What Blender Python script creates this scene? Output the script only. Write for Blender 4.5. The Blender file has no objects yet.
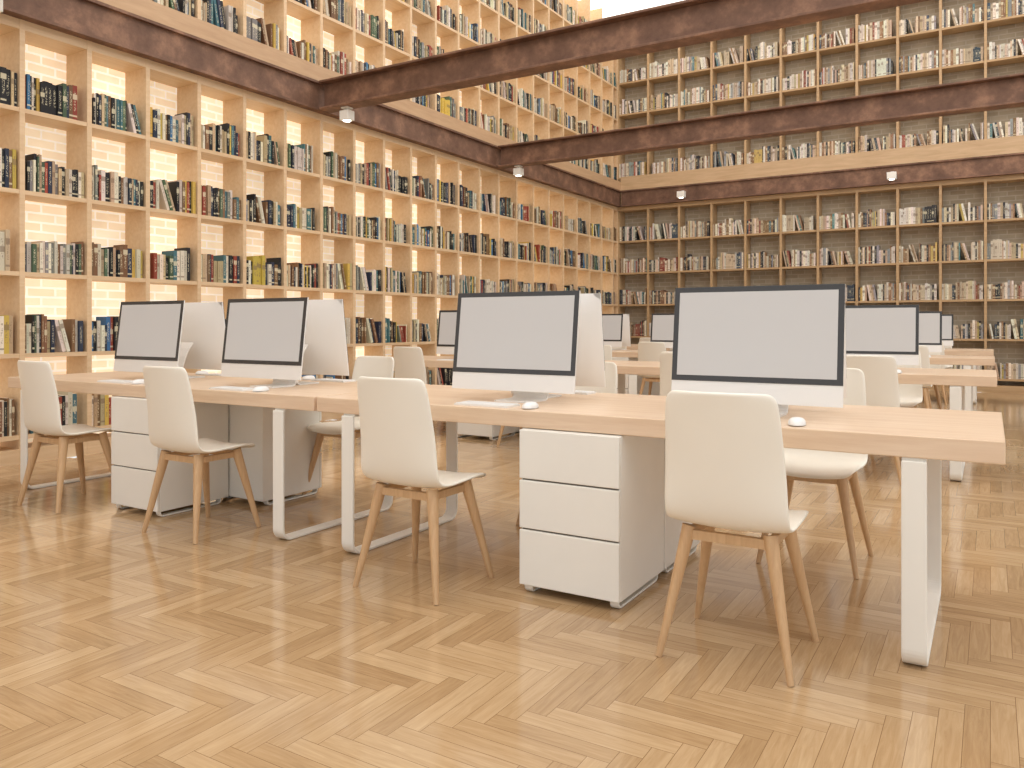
import bpy, bmesh, math, random
from mathutils import Vector, Matrix
random.seed(7)
sc = bpy.context.scene
try:
    sc.view_settings.view_transform = 'Standard'
    sc.view_settings.look = 'None'
except Exception as e:
    print(e)

# ------------------------------------------------------------------ materials
def new_mat(name):
    m = bpy.data.materials.new(name); m.use_nodes = True
    nt = m.node_tree
    b = nt.nodes.get('Principled BSDF')
    return m, nt, b
def N(nt, t, **kw):
    n = nt.nodes.new(t)
    for k, v in kw.items(): setattr(n, k, v)
    return n
def simple(name, col, rough=0.5, metal=0.0, emis=None, es=0.0, noise=0.03, nscale=8.0, spec=0.5):
    m, nt, b = new_mat(name)
    tc = N(nt, 'ShaderNodeTexCoord'); nz = N(nt, 'ShaderNodeTexNoise')
    nz.inputs['Scale'].default_value = nscale; nz.inputs['Detail'].default_value = 4
    nt.links.new(tc.outputs['Object'], nz.inputs['Vector'])
    mx = N(nt, 'ShaderNodeMix', data_type='RGBA')
    mx.inputs[6].default_value = (*[max(0, c*(1-noise)) for c in col], 1)
    mx.inputs[7].default_value = (*[min(1, c*(1+noise)) for c in col], 1)
    nt.links.new(nz.outputs[0], mx.inputs[0])
    nt.links.new(mx.outputs[2], b.inputs['Base Color'])
    b.inputs['Roughness'].default_value = rough; b.inputs['Metallic'].default_value = metal
    b.inputs['Specular IOR Level'].default_value = spec
    if emis:
        b.inputs['Emission Color'].default_value = (*emis, 1); b.inputs['Emission Strength'].default_value = es
    return m
def wood(name, c1, c2, axis, rough=0.45, scale=(1.2, 14, 14), bump=0.02):
    """straight grain running along axis (0,1,2)"""
    m, nt, b = new_mat(name)
    tc = N(nt, 'ShaderNodeTexCoord'); mp = N(nt, 'ShaderNodeMapping')
    s = [scale[1], scale[1], scale[2]]; s[axis] = scale[0]
    mp.inputs['Scale'].default_value = s
    nt.links.new(tc.outputs['Object'], mp.inputs['Vector'])
    nz = N(nt, 'ShaderNodeTexNoise'); nz.inputs['Scale'].default_value = 2.0
    nz.inputs['Detail'].default_value = 8; nz.inputs['Roughness'].default_value = 0.65; nz.inputs['Distortion'].default_value = 0.4
    nt.links.new(mp.outputs[0], nz.inputs['Vector'])
    cr = N(nt, 'ShaderNodeValToRGB')
    cr.color_ramp.elements[0].position = 0.3; cr.color_ramp.elements[0].color = (*c2, 1)
    cr.color_ramp.elements[1].position = 0.68; cr.color_ramp.elements[1].color = (*c1, 1)
    nt.links.new(nz.outputs[0], cr.inputs[0]); nt.links.new(cr.outputs[0], b.inputs['Base Color'])
    b.inputs['Roughness'].default_value = rough
    bp = N(nt, 'ShaderNodeBump'); bp.inputs['Strength'].default_value = bump*4; bp.inputs['Distance'].default_value = 0.002
    nt.links.new(nz.outputs[0], bp.inputs['Height']); nt.links.new(bp.outputs[0], b.inputs['Normal'])
    return m

M_top = wood('table_oak', (0.83, 0.65, 0.48), (0.70, 0.50, 0.34), 0, 0.35, (1.0, 16, 16))
M_leg = wood('chair_oak', (0.66, 0.44, 0.24), (0.54, 0.33, 0.17), 2, 0.45, (3, 30, 30))
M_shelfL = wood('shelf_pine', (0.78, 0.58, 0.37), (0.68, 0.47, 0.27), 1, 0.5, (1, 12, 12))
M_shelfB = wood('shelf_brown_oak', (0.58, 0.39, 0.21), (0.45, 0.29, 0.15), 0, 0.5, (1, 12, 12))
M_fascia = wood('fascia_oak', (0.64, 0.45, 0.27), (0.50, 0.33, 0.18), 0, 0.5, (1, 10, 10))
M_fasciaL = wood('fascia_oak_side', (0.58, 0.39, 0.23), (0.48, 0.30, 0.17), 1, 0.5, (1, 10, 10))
M_white = simple('white_powder_coat', (0.88, 0.86, 0.80), 0.4)
M_cream = simple('cream_shell', (0.90, 0.865, 0.775), 0.45, noise=0.015)
M_alu = simple('silver_aluminium', (0.86, 0.85, 0.83), 0.38, 0.15, noise=0.01)
M_bezel = simple('black_glass_bezel', (0.05, 0.05, 0.052), 0.25, noise=0.01)
M_screen = simple('screen_panel', (0.49, 0.48, 0.47), 0.35, noise=0.005, emis=(0.92, 0.89, 0.87), es=0.12)
M_key = simple('key_white', (0.86, 0.86, 0.85), 0.4)
M_gap = simple('dark_gap', (0.16, 0.14, 0.12), 0.8)

# rust beam
def rust():
    m, nt, b = new_mat('rusty_steel')
    tc = N(nt, 'ShaderNodeTexCoord')
    n1 = N(nt, 'ShaderNodeTexNoise'); n1.inputs['Scale'].default_value = 3.5; n1.inputs['Detail'].default_value = 9; n1.inputs['Roughness'].default_value = .7
    nt.links.new(tc.outputs['Object'], n1.inputs['Vector'])
    cr = N(nt, 'ShaderNodeValToRGB'); e = cr.color_ramp.elements
    e[0].position = .3; e[0].color = (0.11, 0.055, 0.034, 1)
    e[1].position = .72; e[1].color = (0.38, 0.21, 0.13, 1)
    x = e.new(.5); x.color = (0.19, 0.10, 0.063, 1)
    nt.links.new(n1.outputs[0], cr.inputs[0]); nt.links.new(cr.outputs[0], b.inputs['Base Color'])
    b.inputs['Roughness'].default_value = .6; b.inputs['Metallic'].default_value = .1
    bp = N(nt, 'ShaderNodeBump'); bp.inputs['Strength'].default_value = .4; bp.inputs['Distance'].default_value = .01
    nt.links.new(n1.outputs[0], bp.inputs['Height']); nt.links.new(bp.outputs[0], b.inputs['Normal'])
    return m
M_rust = rust()

PITCH_L = .555
OFF_L = .245
def brick(name, axis_u, c1, c2, mo, emis=0.0, cell=None):
    m, nt, b = new_mat(name)
    tc = N(nt, 'ShaderNodeTexCoord'); sp = N(nt, 'ShaderNodeSeparateXYZ'); cb = N(nt, 'ShaderNodeCombineXYZ')
    nt.links.new(tc.outputs['Object'], sp.inputs[0])
    nt.links.new(sp.outputs[axis_u], cb.inputs[0]); nt.links.new(sp.outputs[2], cb.inputs[1])
    br = N(nt, 'ShaderNodeTexBrick')
    br.inputs['Scale'].default_value = 1.0; br.inputs['Brick Width'].default_value = .24; br.inputs['Row Height'].default_value = .08
    br.inputs['Mortar Size'].default_value = .009; br.inputs['Mortar Smooth'].default_value = .3
    br.inputs['Color1'].default_value = (*c1, 1); br.inputs['Color2'].default_value = (*c2, 1); br.inputs['Mortar'].default_value = (*mo, 1)
    nt.links.new(cb.outputs[0], br.inputs['Vector'])
    n1 = N(nt, 'ShaderNodeTexNoise'); n1.inputs['Scale'].default_value = 5; n1.inputs['Detail'].default_value = 6
    nt.links.new(cb.outputs[0], n1.inputs['Vector'])
    mx = N(nt, 'ShaderNodeMix', data_type='RGBA', blend_type='MULTIPLY'); mx.inputs[0].default_value = .35
    nt.links.new(br.outputs[0], mx.inputs[6]); nt.links.new(n1.outputs[0], mx.inputs[7])
    nt.links.new(mx.outputs[2], b.inputs['Base Color']); b.inputs['Roughness'].default_value = .85
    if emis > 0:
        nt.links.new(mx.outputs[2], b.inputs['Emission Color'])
        # emission standing in for light on the brick, random strength per bay
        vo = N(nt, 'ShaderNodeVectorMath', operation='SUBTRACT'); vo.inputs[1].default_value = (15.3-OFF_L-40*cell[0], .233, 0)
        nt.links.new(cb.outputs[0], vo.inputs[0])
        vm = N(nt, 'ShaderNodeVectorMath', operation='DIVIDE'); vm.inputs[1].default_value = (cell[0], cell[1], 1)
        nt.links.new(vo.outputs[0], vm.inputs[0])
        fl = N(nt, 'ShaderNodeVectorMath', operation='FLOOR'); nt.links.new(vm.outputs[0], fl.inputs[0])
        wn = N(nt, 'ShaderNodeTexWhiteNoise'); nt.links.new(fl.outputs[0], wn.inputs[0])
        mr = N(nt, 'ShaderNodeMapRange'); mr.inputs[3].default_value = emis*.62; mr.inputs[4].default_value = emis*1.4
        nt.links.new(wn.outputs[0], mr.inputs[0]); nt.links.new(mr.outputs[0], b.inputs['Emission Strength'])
    return m
M_brickL = brick('glowing_brick', 1, (.95, .79, .57), (.90, .69, .46), (1, .93, .78), .86, (PITCH_L, .66))  # solid brick given emission for the glow behind the shelves
M_brickB = brick('beige_brick', 0, (.60, .51, .38), (.50, .41, .29), (.66, .58, .46))

def book_mat():
    m, nt, b = new_mat('book_cover')
    at = N(nt, 'ShaderNodeAttribute'); at.attribute_name = 'Col'
    uv = N(nt, 'ShaderNodeUVMap'); uv.uv_map = 'UVMap'
    sp = N(nt, 'ShaderNodeSeparateXYZ'); nt.links.new(uv.outputs[0], sp.inputs[0])
    def math_(op, a, bb, c=None):
        n = N(nt, 'ShaderNodeMath', operation=op)
        for i, v in enumerate([a, bb, c]):
            if v is None: continue
            if isinstance(v, (int, float)): n.inputs[i].default_value = v
            else: nt.links.new(v, n.inputs[i])
        return n.outputs[0]
    U, V, A = sp.outputs[0], sp.outputs[1], at.outputs['Alpha']
    band = math_('MULTIPLY', math_('GREATER_THAN', V, math_('MULTIPLY_ADD', A, .3, .45)), math_('LESS_THAN', V, math_('MULTIPLY_ADD', A, .3, .6)))
    band = math_('MULTIPLY', band, math_('GREATER_THAN', math_('FRACT', math_('MULTIPLY', A, 7.3), 0), .6))
    low = math_('MULTIPLY', math_('GREATER_THAN', V, .1), math_('LESS_THAN', V, .15))
    low = math_('MULTIPLY', low, math_('GREATER_THAN', math_('FRACT', math_('MULTIPLY', A, 13.7), 0), .5))
    band = math_('MAXIMUM', band, low)
    tx = N(nt, 'ShaderNodeTexNoise'); tx.inputs['Scale'].default_value = 1; tx.inputs['Detail'].default_value = 2
    mp = N(nt, 'ShaderNodeMapping'); mp.inputs['Scale'].default_value = (5, 34, 1); nt.links.new(uv.outputs[0], mp.inputs[0])
    cbx = N(nt, 'ShaderNodeCombineXYZ'); nt.links.new(math_('MULTIPLY', A, 99), cbx.inputs[2])
    va = N(nt, 'ShaderNodeVectorMath', operation='ADD'); nt.links.new(mp.outputs[0], va.inputs[0]); nt.links.new(cbx.outputs[0], va.inputs[1])
    nt.links.new(va.outputs[0], tx.inputs['Vector'])
    t = math_('GREATER_THAN', tx.outputs[0], .54)
    t = math_('MULTIPLY', t, math_('LESS_THAN', math_('ABSOLUTE', math_('SUBTRACT', U, .5), 0), .22))
    t = math_('MULTIPLY', t, math_('LESS_THAN', math_('ABSOLUTE', math_('SUBTRACT', V, .55), 0), .28))
    bw = N(nt, 'ShaderNodeRGBToBW'); nt.links.new(at.outputs['Color'], bw.inputs[0])
    dark = math_('LESS_THAN', bw.outputs[0], .3)
    cc = N(nt, 'ShaderNodeMix', data_type='RGBA'); cc.inputs[6].default_value = (.22, .15, .1, 1); cc.inputs[7].default_value = (.8, .72, .5, 1)
    nt.links.new(dark, cc.inputs[0])
    mk = math_('MULTIPLY', math_('MAXIMUM', t, band), .7)
    mx = N(nt, 'ShaderNodeMix', data_type='RGBA'); nt.links.new(mk, mx.inputs[0])
    nt.links.new(at.outputs['Color'], mx.inputs[6]); nt.links.new(cc.outputs[2], mx.inputs[7])
    nt.links.new(mx.outputs[2], b.inputs['Base Color']); b.inputs['Roughness'].default_value = .55
    b.inputs['Specular IOR Level'].default_value = .3
    return m
M_book = book_mat()

PL, PW = .384, .064
def floor_mat():
    m, nt, b = new_mat('herringbone_oak')
    at = N(nt, 'ShaderNodeAttribute'); at.attribute_name = 'Col'
    uv = N(nt, 'ShaderNodeUVMap'); uv.uv_map = 'UVMap'
    sp = N(nt, 'ShaderNodeSeparateXYZ'); nt.links.new(uv.outputs[0], sp.inputs[0])
    sc_ = N(nt, 'ShaderNodeSeparateColor'); nt.links.new(at.outputs['Color'], sc_.inputs[0])
    def math_(op, a, bb=None, c=None):
        n = N(nt, 'ShaderNodeMath', operation=op)
        for i, v in enumerate([a, bb, c]):
            if v is None: continue
            if isinstance(v, (int, float)): n.inputs[i].default_value = v
            else: nt.links.new(v, n.inputs[i])
        return n.outputs[0]
    U, V = sp.outputs[0], sp.outputs[1]; R = sc_.outputs[0]; G = sc_.outputs[1]
    e = math_('MINIMUM', math_('MINIMUM', U, math_('SUBTRACT', PL, U)), math_('MINIMUM', V, math_('SUBTRACT', PW, V)))
    gap = math_('LESS_THAN', e, .0009)
    cb = N(nt, 'ShaderNodeCombineXYZ')
    nt.links.new(math_('MULTIPLY_ADD', U, 4.0, math_('MULTIPLY', G, 60)), cb.inputs[0])
    nt.links.new(math_('MULTIPLY', V, 46), cb.inputs[1]); nt.links.new(math_('MULTIPLY', R, 50), cb.inputs[2])
    nz = N(nt, 'ShaderNodeTexNoise'); nz.inputs['Scale'].default_value = 1.3; nz.inputs['Detail'].default_value = 8; nz.inputs['Roughness'].default_value = .65; nz.inputs['Distortion'].default_value = .9
    nt.links.new(cb.outputs[0], nz.inputs['Vector'])
    f = math_('MULTIPLY_ADD', R, .30, math_('MULTIPLY', nz.outputs[0], .75))
    f = math_('SUBTRACT', f, .0)
    cr = N(nt, 'ShaderNodeValToRGB'); el = cr.color_ramp.elements
    el[0].position = .15; el[0].color = (.31, .185, .088, 1)
    el[1].position = .85; el[1].color = (.62, .445, .262, 1)
    x = el.new(.5); x.color = (.47, .31, .163, 1)
    nt.links.new(f, cr.inputs[0])
    mx = N(nt, 'ShaderNodeMix', data_type='RGBA'); nt.links.new(gap, mx.inputs[0])
    nt.links.new(cr.outputs[0], mx.inputs[6]); mx.inputs[7].default_value = (.24, .14, .065, 1)
    nt.links.new(mx.outputs[2], b.inputs['Base Color'])
    rr = N(nt, 'ShaderNodeMapRange'); rr.inputs[3].default_value = .06; rr.inputs[4].default_value = .18
    nt.links.new(nz.outputs[0], rr.inputs[0]); nt.links.new(rr.outputs[0], b.inputs['Roughness'])
    b.inputs['Specular IOR Level'].default_value = .85
    bp = N(nt, 'ShaderNodeBump'); bp.inputs['Strength'].default_value = .05; bp.inputs['Distance'].default_value = .002
    nt.links.new(nz.outputs[0], bp.inputs['Height']); nt.links.new(bp.outputs[0], b.inputs['Normal'])
    return m
M_floor = floor_mat()

# ------------------------------------------------------------------ mesh builder
class MB:
    def __init__(s): s.v = []; s.f = []; s.m = []; s.sm = []; s.mats = []
    def mi(s, mat):
        if mat not in s.mats: s.mats.append(mat)
        return s.mats.index(mat)
    def add(s, vs, fs, mat, smooth=False):
        o = len(s.v); s.v += [tuple(v) for v in vs]; i = s.mi(mat)
        for f in fs: s.f.append([o+k for k in f]); s.m.append(i); s.sm.append(smooth)
    def box(s, x0, x1, y0, y1, z0, z1, mat):
        vs = [(x0,y0,z0),(x1,y0,z0),(x1,y1,z0),(x0,y1,z0),(x0,y0,z1),(x1,y0,z1),(x1,y1,z1),(x0,y1,z1)]
        s.add(vs, [(0,3,2,1),(4,5,6,7),(0,1,5,4),(1,2,6,5),(2,3,7,6),(3,0,4,7)], mat)
    def cone(s, p0, p1, r0, r1, mat, n=16, sx=1.0):
        p0 = Vector(p0); p1 = Vector(p1); d = (p1-p0).normalized()
        a = d.orthogonal().normalized() if abs(d.z) < .5 else (Vector((1,0,0)) - d*d.x).normalized()
        b = d.cross(a)
        vs = []
        for p, r in ((p0, r0), (p1, r1)):
            for k in range(n):
                t = 2*math.pi*k/n; vs.append(p + a*math.cos(t)*r*sx + b*math.sin(t)*r)
        s.add(vs, [(k, (k+1) % n, n+(k+1) % n, n+k) for k in range(n)], mat, True)
        s.add(vs[:n], [tuple(reversed(range(n)))], mat); s.add(vs[n:], [tuple(range(n))], mat)
    def sweep_yz(s, path, x0, x1, th, mat, closed=False):
        """flat bar whose width lies along X, following a path in the YZ plane"""
        n = len(path); rows = []
        for i, p in enumerate(path):
            if closed: a = path[i-1]; c = path[(i+1) % n]
            else: a = path[max(i-1, 0)]; c = path[min(i+1, n-1)]
            t = Vector((c[0]-a[0], c[1]-a[1])).normalized(); nn = Vector((-t.y, t.x))*th/2
            rows.append([(x0, p[0]+nn.x, p[1]+nn.y), (x1, p[0]+nn.x, p[1]+nn.y), (x1, p[0]-nn.x, p[1]-nn.y), (x0, p[0]-nn.x, p[1]-nn.y)])
        vs = [v for r in rows for v in r]; fs = []
        R = n if closed else n-1
        for i in range(R):
            j = (i+1) % n
            for k in range(4): fs.append((i*4+k, i*4+(k+1) % 4, j*4+(k+1) % 4, j*4+k))
        if not closed: fs += [(3,2,1,0), tuple((n-1)*4+k for k in range(4))]
        s.add(vs, fs, mat)
    def mesh(s, name):
        me = bpy.data.meshes.new(name); me.from_pydata(s.v, [], s.f)
        for m in s.mats: me.materials.append(m)
        me.polygons.foreach_set('material_index', s.m); me.polygons.foreach_set('use_smooth', s.sm)
        me.update()
        bm = bmesh.new(); bm.from_mesh(me); bmesh.ops.recalc_face_normals(bm, faces=bm.faces); bm.to_mesh(me); bm.free()
        return me
def obj(name, me, loc=(0,0,0), rz=0.0, bevel=0.0, seg=2):
    o = bpy.data.objects.new(name, me); sc.collection.objects.link(o)
    o.location = loc; o.rotation_euler = (0, 0, rz)
    if bevel:
        b = o.modifiers.new('bevel', 'BEVEL'); b.width = bevel; b.segments = seg; b.limit_method = 'ANGLE'; b.angle_limit = math.radians(40)
    return o
def corner(cy, cz, r, a0, a1, n=8):
    return [(cy+r*math.cos(math.radians(a0+(a1-a0)*k/n)), cz+r*math.sin(math.radians(a0+(a1-a0)*k/n))) for k in range(n+1)]

# ------------------------------------------------------------------ room
XL, YB, ZC = -6.67, 15.3, 7.48
DEP = .32
XR = 7.0; YF = -3.0
G = .004   # clearance between joinery and room shell
def build_floor():
    vs = []; fs = []; cols = []; uvs = []
    n = 6
    def add(x0, y0, x1, y1, horiz):
        cx, cy = (x0+x1)/2, (y0+y1)/2
        if not (XL-.1 < cx < XR and YF < cy < YB+.1): return
        o = len(vs); vs.extend([(x0,y0,0),(x1,y0,0),(x1,y1,0),(x0,y1,0)]); fs.append((o,o+1,o+2,o+3))
        r = random.random(); g = random.random()
        cols.extend([r, g, 0, 1]*4)
        if horiz: uvs.extend([0,0, PL,0, PL,PW, 0,PW])
        else: uvs.extend([0,0, 0,PW, PL,PW, PL,0])
    for m in range(-44, 45):
        for k in range(-370, 470):
            ox = (k + m*n)*PW; oy = (k - m*n)*PW
            if ox < XL-2 or ox > XR+2 or oy < YF-2 or oy > YB+2: continue
            add(ox, oy, ox+n*PW, oy+PW, True)
            add(ox+n*PW, oy+(1-n)*PW, ox+(n+1)*PW, oy+PW, False)
    me = bpy.data.meshes.new('floor'); me.from_pydata(vs, [], fs)
    ca = me.color_attributes.new('Col', 'FLOAT_COLOR', 'CORNER'); ca.data.foreach_set('color', cols)
    ul = me.uv_layers.new(name='UVMap'); ul.data.foreach_set('uv', uvs)
    me.materials.append(M_floor); obj('floor', me)
build_floor()

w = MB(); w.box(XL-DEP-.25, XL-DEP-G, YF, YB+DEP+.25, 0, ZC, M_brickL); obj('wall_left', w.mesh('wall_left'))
w = MB(); w.box(XL-DEP, XR, YB+DEP+G, YB+DEP+.25, 0, ZC, M_brickB); obj('wall_back', w.mesh('wall_back'))
M_ceil = simple('glowing_ceiling', (.9, .9, .9), .8, emis=(1, .99, .97), es=1.5, noise=.01)  # white ceiling given added emission as the room's soft top light
w = MB(); w.box(XL-DEP-.25, XR, YF, YB+DEP+.25, ZC+G, ZC+.15, M_ceil); obj('ceiling', w.mesh('ceiling'))

LOW = [.233, .89, 1.55, 2.21, 2.87]
ROWS_L = LOW + [4.10+.66*i for i in range(5)]
ROWS_B = LOW + [4.20+.66*i for i in range(5)]
TH = .035
# left bookcase
b = MB()
yend = YB - OFF_L; ncol = int((yend-YF)/PITCH_L)
ys = [yend - i*PITCH_L for i in range(ncol+1)]
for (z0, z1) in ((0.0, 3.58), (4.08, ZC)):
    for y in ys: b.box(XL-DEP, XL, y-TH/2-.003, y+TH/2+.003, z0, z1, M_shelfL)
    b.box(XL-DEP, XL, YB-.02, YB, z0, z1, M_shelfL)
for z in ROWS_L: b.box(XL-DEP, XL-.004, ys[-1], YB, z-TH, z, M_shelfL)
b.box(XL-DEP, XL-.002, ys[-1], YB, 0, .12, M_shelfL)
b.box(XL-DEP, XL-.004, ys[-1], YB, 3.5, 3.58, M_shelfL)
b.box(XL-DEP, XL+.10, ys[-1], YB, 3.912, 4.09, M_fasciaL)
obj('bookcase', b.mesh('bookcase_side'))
# back bookcase
PITCH_B = .66
nb = int((XR-XL)/PITCH_B); xs = [XL + i*PITCH_B for i in range(nb+1)]
b = MB()
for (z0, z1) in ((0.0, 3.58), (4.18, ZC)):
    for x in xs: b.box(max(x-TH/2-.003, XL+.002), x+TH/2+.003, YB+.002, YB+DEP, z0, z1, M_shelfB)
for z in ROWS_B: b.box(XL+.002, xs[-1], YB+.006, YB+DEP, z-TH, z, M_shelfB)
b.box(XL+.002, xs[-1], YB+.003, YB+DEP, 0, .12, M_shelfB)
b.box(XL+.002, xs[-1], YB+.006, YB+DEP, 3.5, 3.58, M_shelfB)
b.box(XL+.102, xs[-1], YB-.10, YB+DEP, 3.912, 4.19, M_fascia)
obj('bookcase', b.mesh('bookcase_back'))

# books
PAL_L = [((.74,.68,.55),.22),((.55,.42,.26),.15),((.02,.02,.022),.19),((.035,.045,.075),.08),((.07,.17,.19),.05),((.09,.14,.08),.05),((.22,.12,.06),.12),((.34,.07,.045),.05),((.68,.47,.10),.04),((.06,.19,.38),.03),((.25,.25,.23),.05)]
PAL_B = [((.80,.74,.64),.36),((.62,.49,.35),.24),((.05,.05,.055),.11),((.07,.09,.12),.04),((.11,.22,.24),.02),((.30,.18,.10),.14),((.34,.10,.07),.02),((.6,.45,.15),.02),((.32,.33,.34),.05)]
def pick(pal):
    r = random.random()*sum(w for _, w in pal)
    for c, w_ in pal:
        r -= w_
        if r <= 0: break
    j = random.uniform(.75, 1.15)
    return tuple(min(1, k*j*random.uniform(.93, 1.07)) for k in c)
def build_books(name, cells, to_world, pal, pfull, fmin):
    vs = []; fs = []; cols = []; uvs = []
    def book(s0, th, h, dep, inset, z, ang, c=None):
        c = c or pick(pal); a = random.random()
        P = []
        for (ds, dz) in ((0,0),(th,0),(th,h),(0,h)):
            S = s0 + ds*math.cos(ang) - dz*math.sin(ang); Z = z + ds*math.sin(ang) + dz*math.cos(ang)
            P.append((S, Z))
        o = len(vs)
        for t in (inset, inset+dep):
            for (S, Z) in P: vs.append(to_world(S, t, Z))
        F = [((0,1,2,3), 1), ((4,7,6,5), 0), ((3,2,6,7), 2), ((0,3,7,4), 0), ((1,5,6,2), 0), ((0,4,5,1), 0)]
        for f, k in F:
            fs.append(tuple(o+i for i in f))
            cc = c if k != 2 else (.8, .74, .62)
            cols.extend([*cc, a]*4)
            uvs.extend([0,0, 1,0, 1,1, 0,1] if k == 1 else [0,0]*4)
    for (s0, s1, z) in cells:
        r = random.random()
        fill = 1.0 if r < pfull else random.uniform(fmin, .97)
        width = s1-s0
        s = s0 + .004 if random.random() < .6 else s0 + (1-fill)*width*random.random()
        end = min(s1-.004, s+fill*width)
        run = 0; series = None
        while s < end:
            if run <= 0:
                run = random.randint(2, 6); hb = random.uniform(.22, .32); tb = random.uniform(.018, .038)
                series = pick(pal) if random.random() < .12 else None
            run -= 1
            th = tb*random.uniform(.8, 1.2); h = hb + random.uniform(-.014, .014)
            if s+th > s1-.004: break
            if random.random() < .04 and s + th + .34*h < s1-.01:
                ang = random.uniform(.15, .33)
                s += h*math.sin(ang)
                for q in range(random.randint(2, 4)):
                    if s + th/math.cos(ang) > s1-.01: break
                    book(s, th, h, random.uniform(.15,.2), random.uniform(.015,.04), z+.001, ang)
                    s += th/math.cos(ang)+.001
                s += .01
                continue
            book(s, th, h, random.uniform(.15, .21), random.uniform(.012, .04), z+.001, 0, series)
            s += th+.0008
    me = bpy.data.meshes.new(name); me.from_pydata(vs, [], fs)
    ca = me.color_attributes.new('Col', 'FLOAT_COLOR', 'CORNER'); ca.data.foreach_set('color', cols)
    ul = me.uv_layers.new(name='UVMap'); ul.data.foreach_set('uv', uvs)
    me.materials.append(M_book); return me
cl = [(ys[i+1]+.022, ys[i]-.022, z) for i in range(ncol) for z in ROWS_L if ys[i] > 0]
cl += [(ys[0]+.022, YB-.022, z) for z in ROWS_L]
obj('books', build_books('books_side', cl, lambda s, t, z: (XL-t, s, z), PAL_L, .72, .75))
cbk = [(xs[i]+.022, xs[i+1]-.022, z) for i in range(nb) for z in ROWS_B]
obj('books', build_books('books_back', cbk, lambda s, t, z: (s, YB+t, z), PAL_B, .8, .84))

# ------------------------------------------------------------------ beams
def ibeam(length, h=.33, wd=.2, t=.025):
    b = MB(); L = length
    b.box(0, L, -wd/2, wd/2, 0, t, M_rust); b.box(0, L, -wd/2, wd/2, h-t, h, M_rust); b.box(0, L, -.012, .012, t, h-t, M_rust)
    return b.mesh('steel_beam')
bm_x = ibeam(XR-(XL+.1)-.02)
for y in (2.95, 6.67, 10.5): obj('steel_beam', bm_x, (XL+.11, y, 3.581), 0, .004, 1)
b = MB(); b.box(XL-DEP, XL+.1, YF, YB, 3.581, 3.605, M_rust); b.box(XL-DEP, XL+.1, YF, YB, 3.885, 3.911, M_rust); b.box(XL-.1, XL+.06, YF, YB, 3.605, 3.885, M_rust)
obj('steel_beam', b.mesh('steel_beam_side'))
b = MB(); b.box(XL+.1, XR, YB-.1, YB+DEP, 3.581, 3.605, M_rust); b.box(XL+.1, XR, YB-.1, YB+DEP, 3.885, 3.911, M_rust); b.box(XL+.1, XR, YB-.06, YB+.1, 3.605, 3.885, M_rust)
obj('steel_beam', b.mesh('steel_beam_back'))
# spotlights
M_lamp = simple('lamp_lens', (1, .98, .92), .3, emis=(1, .95, .85), es=6)
sp = MB(); sp.box(-.05, .05, -.05, .05, -.02, 0, M_white); sp.box(-.012, .012, -.012, .012, -.04, -.02, M_white)
sp.box(-.065, .065, -.055, .055, -.15, -.04, M_white); sp.cone((0, 0, -.15), (0, 0, -.157), .045, .043, M_lamp, 20)
spm = sp.mesh('spotlight')
for p in ((-6.22, 6.67), (-6.24, 10.5), (-6.3, 2.99)):
    obj('spotlight', spm, (p[0], p[1], 3.58), 0, .006)
sb = MB(); sb.box(-.03, .03, .0, .02, -.10, 0, M_white); sb.box(-.012, .012, -.06, .0, -.03, -.012, M_white)
sb.box(-.075, .075, -.14, -.03, -.15, -.03, M_white); sb.cone((0, -.085, -.15), (0, -.085, -.157), .045, .043, M_lamp, 20)
sbm = sb.mesh('spotlight_bracket')
for x in (-5.23, -1.46, 2.3): obj('spotlight', sbm, (x, YB-.12, 3.79), 0, .005)

# ------------------------------------------------------------------ table
TL, TD = 2.92, .97
def table_mesh():
    b = MB(); b.box(-TL, 0, 0, TD, .688, .76, M_top)
    for x in (-.29, -TL+.17):
        r = .055; y0, y1, z0, z1 = .003, TD-.10, .008, .682
        path = [(y0, z1-.004)] + corner(y0+r, z0+r, r, 180, 270) + corner(y1-r, z0+r, r, 270, 360) + [(y1, z1-.004)]
        b.sweep_yz(path, x, x+.075, .014, M_white)
        b.box(x, x+.075, y0+.007, y1+.007, z1-.008, .688, M_white)
    return b.mesh('library_table')
ME_table = table_mesh()
# ------------------------------------------------------------------ pedestal
def pedestal_mesh():
    b = MB(); W = .45; D = .5
    b.box(-W/2, W/2, .02, D, .035, .685, M_white)
    for z0, z1 in ((.038, .268), (.275, .474), (.481, .684)):
        b.box(-W/2, W/2, 0, .018, z0, z1, M_white)
    b.box(-W/2+.008, W/2-.008, .012, .022, .045, .675, M_gap)
    for x in (-W/2+.01, W/2-.05):   # sled runners
        r = .02
        path = [(.03, .036)] + corner(.03+r, .006+r, r, 180, 270, 4) + corner(D-.05-r, .006+r, r, 270, 360, 4) + [(D-.05, .036)]
        b.sweep_yz(path, x, x+.04, .01, M_white)
    return b.mesh('drawer_pedestal')
ME_ped = pedestal_mesh()
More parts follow.
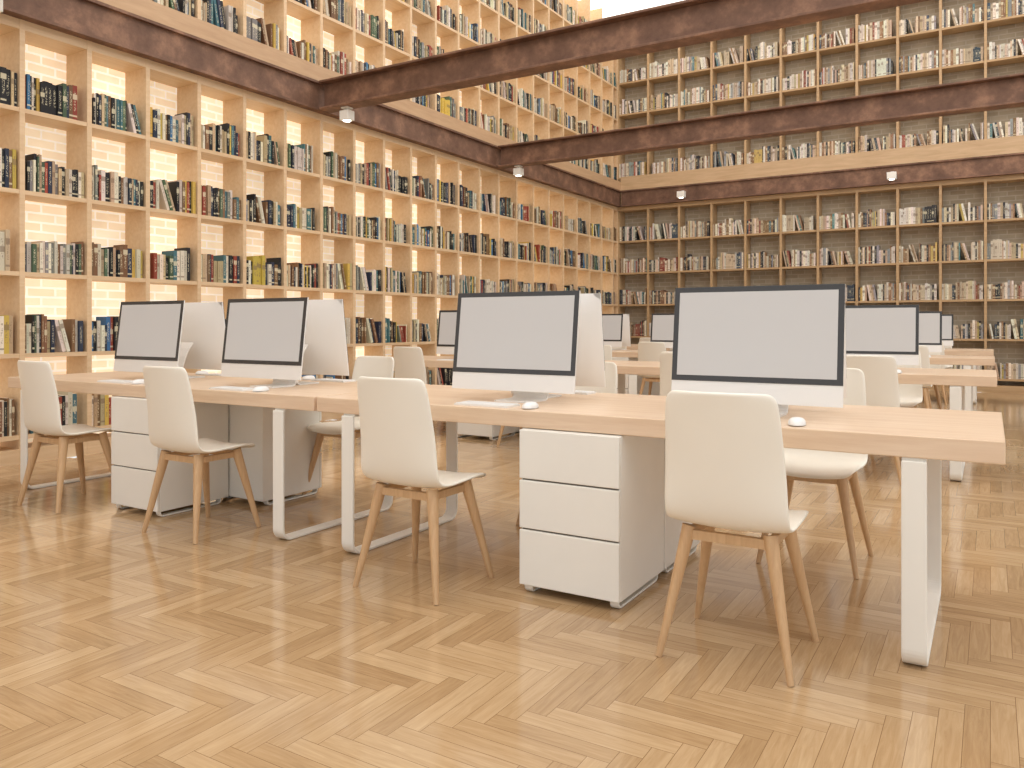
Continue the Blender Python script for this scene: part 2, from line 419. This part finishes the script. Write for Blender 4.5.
# ------------------------------------------------------------------ chair
def chair_mesh():
    ctrl = [(.218,.425,.165),(.205,.440,.192),(.16,.451,.203),(.06,.450,.208),(-.05,.444,.208),(-.12,.444,.208),(-.165,.458,.207),(-.19,.50,.206),(-.205,.56,.204),(-.222,.66,.199),(-.24,.76,.193),(-.258,.855,.187),(-.266,.892,.178),(-.270,.906,.155)]
    nc = 10; vs = []; fs = []
    for i, (y, z, hw) in enumerate(ctrl):
        bk = min(1, max(0, (z-.46)/.15)) if i > 5 else 0
        for j in range(nc+1):
            t = -1+2*j/nc; q = abs(t)**2.2
            vs.append((hw*t, y+.035*bk*q, z+.014*(1-bk)*q))
    for i in range(len(ctrl)-1):
        for j in range(nc):
            a = i*(nc+1)+j; fs.append((a, a+1, a+nc+2, a+nc+1))
    me = bpy.data.meshes.new('shell'); me.from_pydata(vs, [], fs)
    o = bpy.data.objects.new('shell_tmp', me); sc.collection.objects.link(o)
    s = o.modifiers.new('s', 'SOLIDIFY'); s.thickness = .016; s.offset = 0
    s = o.modifiers.new('u', 'SUBSURF'); s.levels = 2; s.render_levels = 2
    dg = bpy.context.evaluated_depsgraph_get(); em = bpy.data.meshes.new_from_object(o.evaluated_get(dg))
    b = MB(); b.add([v.co[:] for v in em.vertices], [tuple(p.vertices) for p in em.polygons], M_cream, True)
    bpy.data.objects.remove(o)
    for sx in (-1, 1):
        for sy in (-1, 1):
            top = Vector((sx*.135, sy*.12-.005, .437)); ft = Vector((sx*.215, sy*.205, 0.0))
            b.cone(ft, top, .013, .028, M_leg, 16, .85)
    zr = .405
    for sy in (-1, 1):
        y = sy*.125-.005
        b.box(-.13, .13, y-.012, y+.012, zr-.012, zr+.02, M_leg)
    for sx in (-1, 1):
        b.box(sx*.135-.012, sx*.135+.012, -.12, .115, zr-.01, zr+.02, M_leg)
    return b.mesh('desk_chair')
ME_chair = chair_mesh()
# ------------------------------------------------------------------ computer (faces -Y)
def computer_mesh():
    b = MB(); W, H = .66, .463; tilt = math.radians(7)
    z0 = .055
    def T(x, y, z):
        return (x, y*math.cos(tilt)+z*math.sin(tilt)-.005-.09, z0+z*math.cos(tilt)-y*math.sin(tilt))
    def tb(x0, x1, y0, y1, zz0, zz1, mat):
        vs = [T(*p) for p in [(x0,y0,zz0),(x1,y0,zz0),(x1,y1,zz0),(x0,y1,zz0),(x0,y0,zz1),(x1,y0,zz1),(x1,y1,zz1),(x0,y1,zz1)]]
        b.add(vs, [(0,3,2,1),(4,5,6,7),(0,1,5,4),(1,2,6,5),(2,3,7,6),(3,0,4,7)], mat)
    CH = .08
    tb(-W/2, W/2, 0, .008, 0, H, M_alu)
    tb(-W/2, W/2, -.003, 0, CH, H, M_bezel)
    tb(-W/2+.022, W/2-.022, -.0042, -.003, CH+.022, H-.022, M_screen)
    nx, nz = 16, 14; vs = []; fs = []
    for i in range(nz+1):
        for j in range(nx+1):
            u = -1+2*j/nx; v = -1+2*i/nz
            d = .008 + .045*(max(0, 1-abs(u)**2.6))**.8*(max(0, 1-abs(v)**2.6))**.8
            vs.append(T(u*W/2, d, (v+1)/2*H))
    for i in range(nz):
        for j in range(nx):
            a = i*(nx+1)+j; fs.append((a, a+nx+1, a+nx+2, a+1))
    b.add(vs, fs, M_alu, True)
    path = [(.015, .24), (.045, .20), (.07, .15), (.09, .09), (.10, .04)] + [(.098, .02), (.09, .008), (.075, .004)] + [(-.08, .004)]
    b.sweep_yz(path, -.095, .095, .008, M_alu)
    return b.mesh('desktop_computer')
ME_comp = computer_mesh()
def keyboard_mesh():
    b = MB(); b.box(-.14, .14, -.057, .057, 0, .008, M_alu)
    for r in range(5):
        n = 13; kw = .268/n
        for k in range(n):
            if r == 0 and 3 <= k <= 8:
                if k == 3: b.box(-.134+3*kw+.001, -.134+9*kw-.001, -.052, -.052+.018, .008, .011, M_key)
                continue
            x = -.134+k*kw; y = -.052+r*.0212
            b.box(x+.001, x+kw-.001, y, y+.0188, .008, .011, M_key)
    return b.mesh('keyboard')
ME_key = keyboard_mesh()
def mouse_mesh():
    b = MB(); n = 20; rings = 7; vs = []; fs = []
    for i in range(rings):
        f = i/(rings-1)*math.pi/2
        for k in range(n):
            t = 2*math.pi*k/n; vs.append((.031*math.cos(t)*math.cos(f)**.6 if f < 1.57 else 0, .056*math.sin(t)*math.cos(f)**.6 if f < 1.57 else 0, .004+.024*math.sin(f)))
    for i in range(rings-1):
        for k in range(n): fs.append((i*n+k, i*n+(k+1) % n, (i+1)*n+(k+1) % n, (i+1)*n+k))
    b.add(vs, fs, M_key, True)
    b.cone((0,0,0), (0,0,.005), .028, .03, M_alu, 16)
    return b.mesh('computer_mouse')
ME_mouse = mouse_mesh()

# ------------------------------------------------------------------ rows
TX = (.04, -2.90)
mons = (-.795, -1.90, -3.585, -4.66)
chairs = ((-.745, -.12), (-2.11, -.12), (-3.69, -.05), (-4.95, -.05))
for ri, Y in enumerate((2.87, 6.45, 9.8, 12.95)):
    for ti, x in enumerate(TX):
        obj('library_table', ME_table, (x, Y, 0), 0, .004)
        px = x-1.50+(.06 if ti else 0)
        obj('drawer_pedestal', ME_ped, (px, Y-.03, 0), 0, .004)
        obj('drawer_pedestal', ME_ped, (px+(.30 if ti else 0), Y+TD+.01, 0), math.pi, .004)
    for mx in mons:
        obj('desktop_computer', ME_comp, (mx, Y+.345, .76), 0, .0015, 1)
        obj('desktop_computer', ME_comp, (mx-.05, Y+.60, .76), math.pi, .0015, 1)
        obj('keyboard', ME_key, (mx-.03, Y+.10, .76)); obj('computer_mouse', ME_mouse, (mx+.2, Y+.09, .76), .1)
        obj('keyboard', ME_key, (mx-.02, Y+TD-.10, .76), math.pi); obj('computer_mouse', ME_mouse, (mx-.25, Y+TD-.09, .76), 3.2)
    for k, (cx, dy) in enumerate(chairs):
        obj('desk_chair', ME_chair, (cx, Y+dy, 0), 0)
        fx = (-.715, -2.03, -3.62, -4.87)[k]
        obj('desk_chair', ME_chair, (fx, Y+TD-dy+.02, 0), math.pi + random.uniform(-.06, .06))

# ------------------------------------------------------------------ world + camera
wd = bpy.data.worlds.new('World'); sc.world = wd; wd.use_nodes = True
bg = wd.node_tree.nodes['Background']; bg.inputs[0].default_value = (1, 1, 1, 1); bg.inputs[1].default_value = .92
cam = bpy.data.cameras.new('camera'); co = bpy.data.objects.new('camera', cam); sc.collection.objects.link(co)
co.location = (0, 0, 1.12); co.rotation_euler = (math.radians(90), 0, math.radians(31.2))
cam.sensor_width = 36; cam.lens = 790/1024*36; cam.shift_y = -59/1024
sc.camera = co
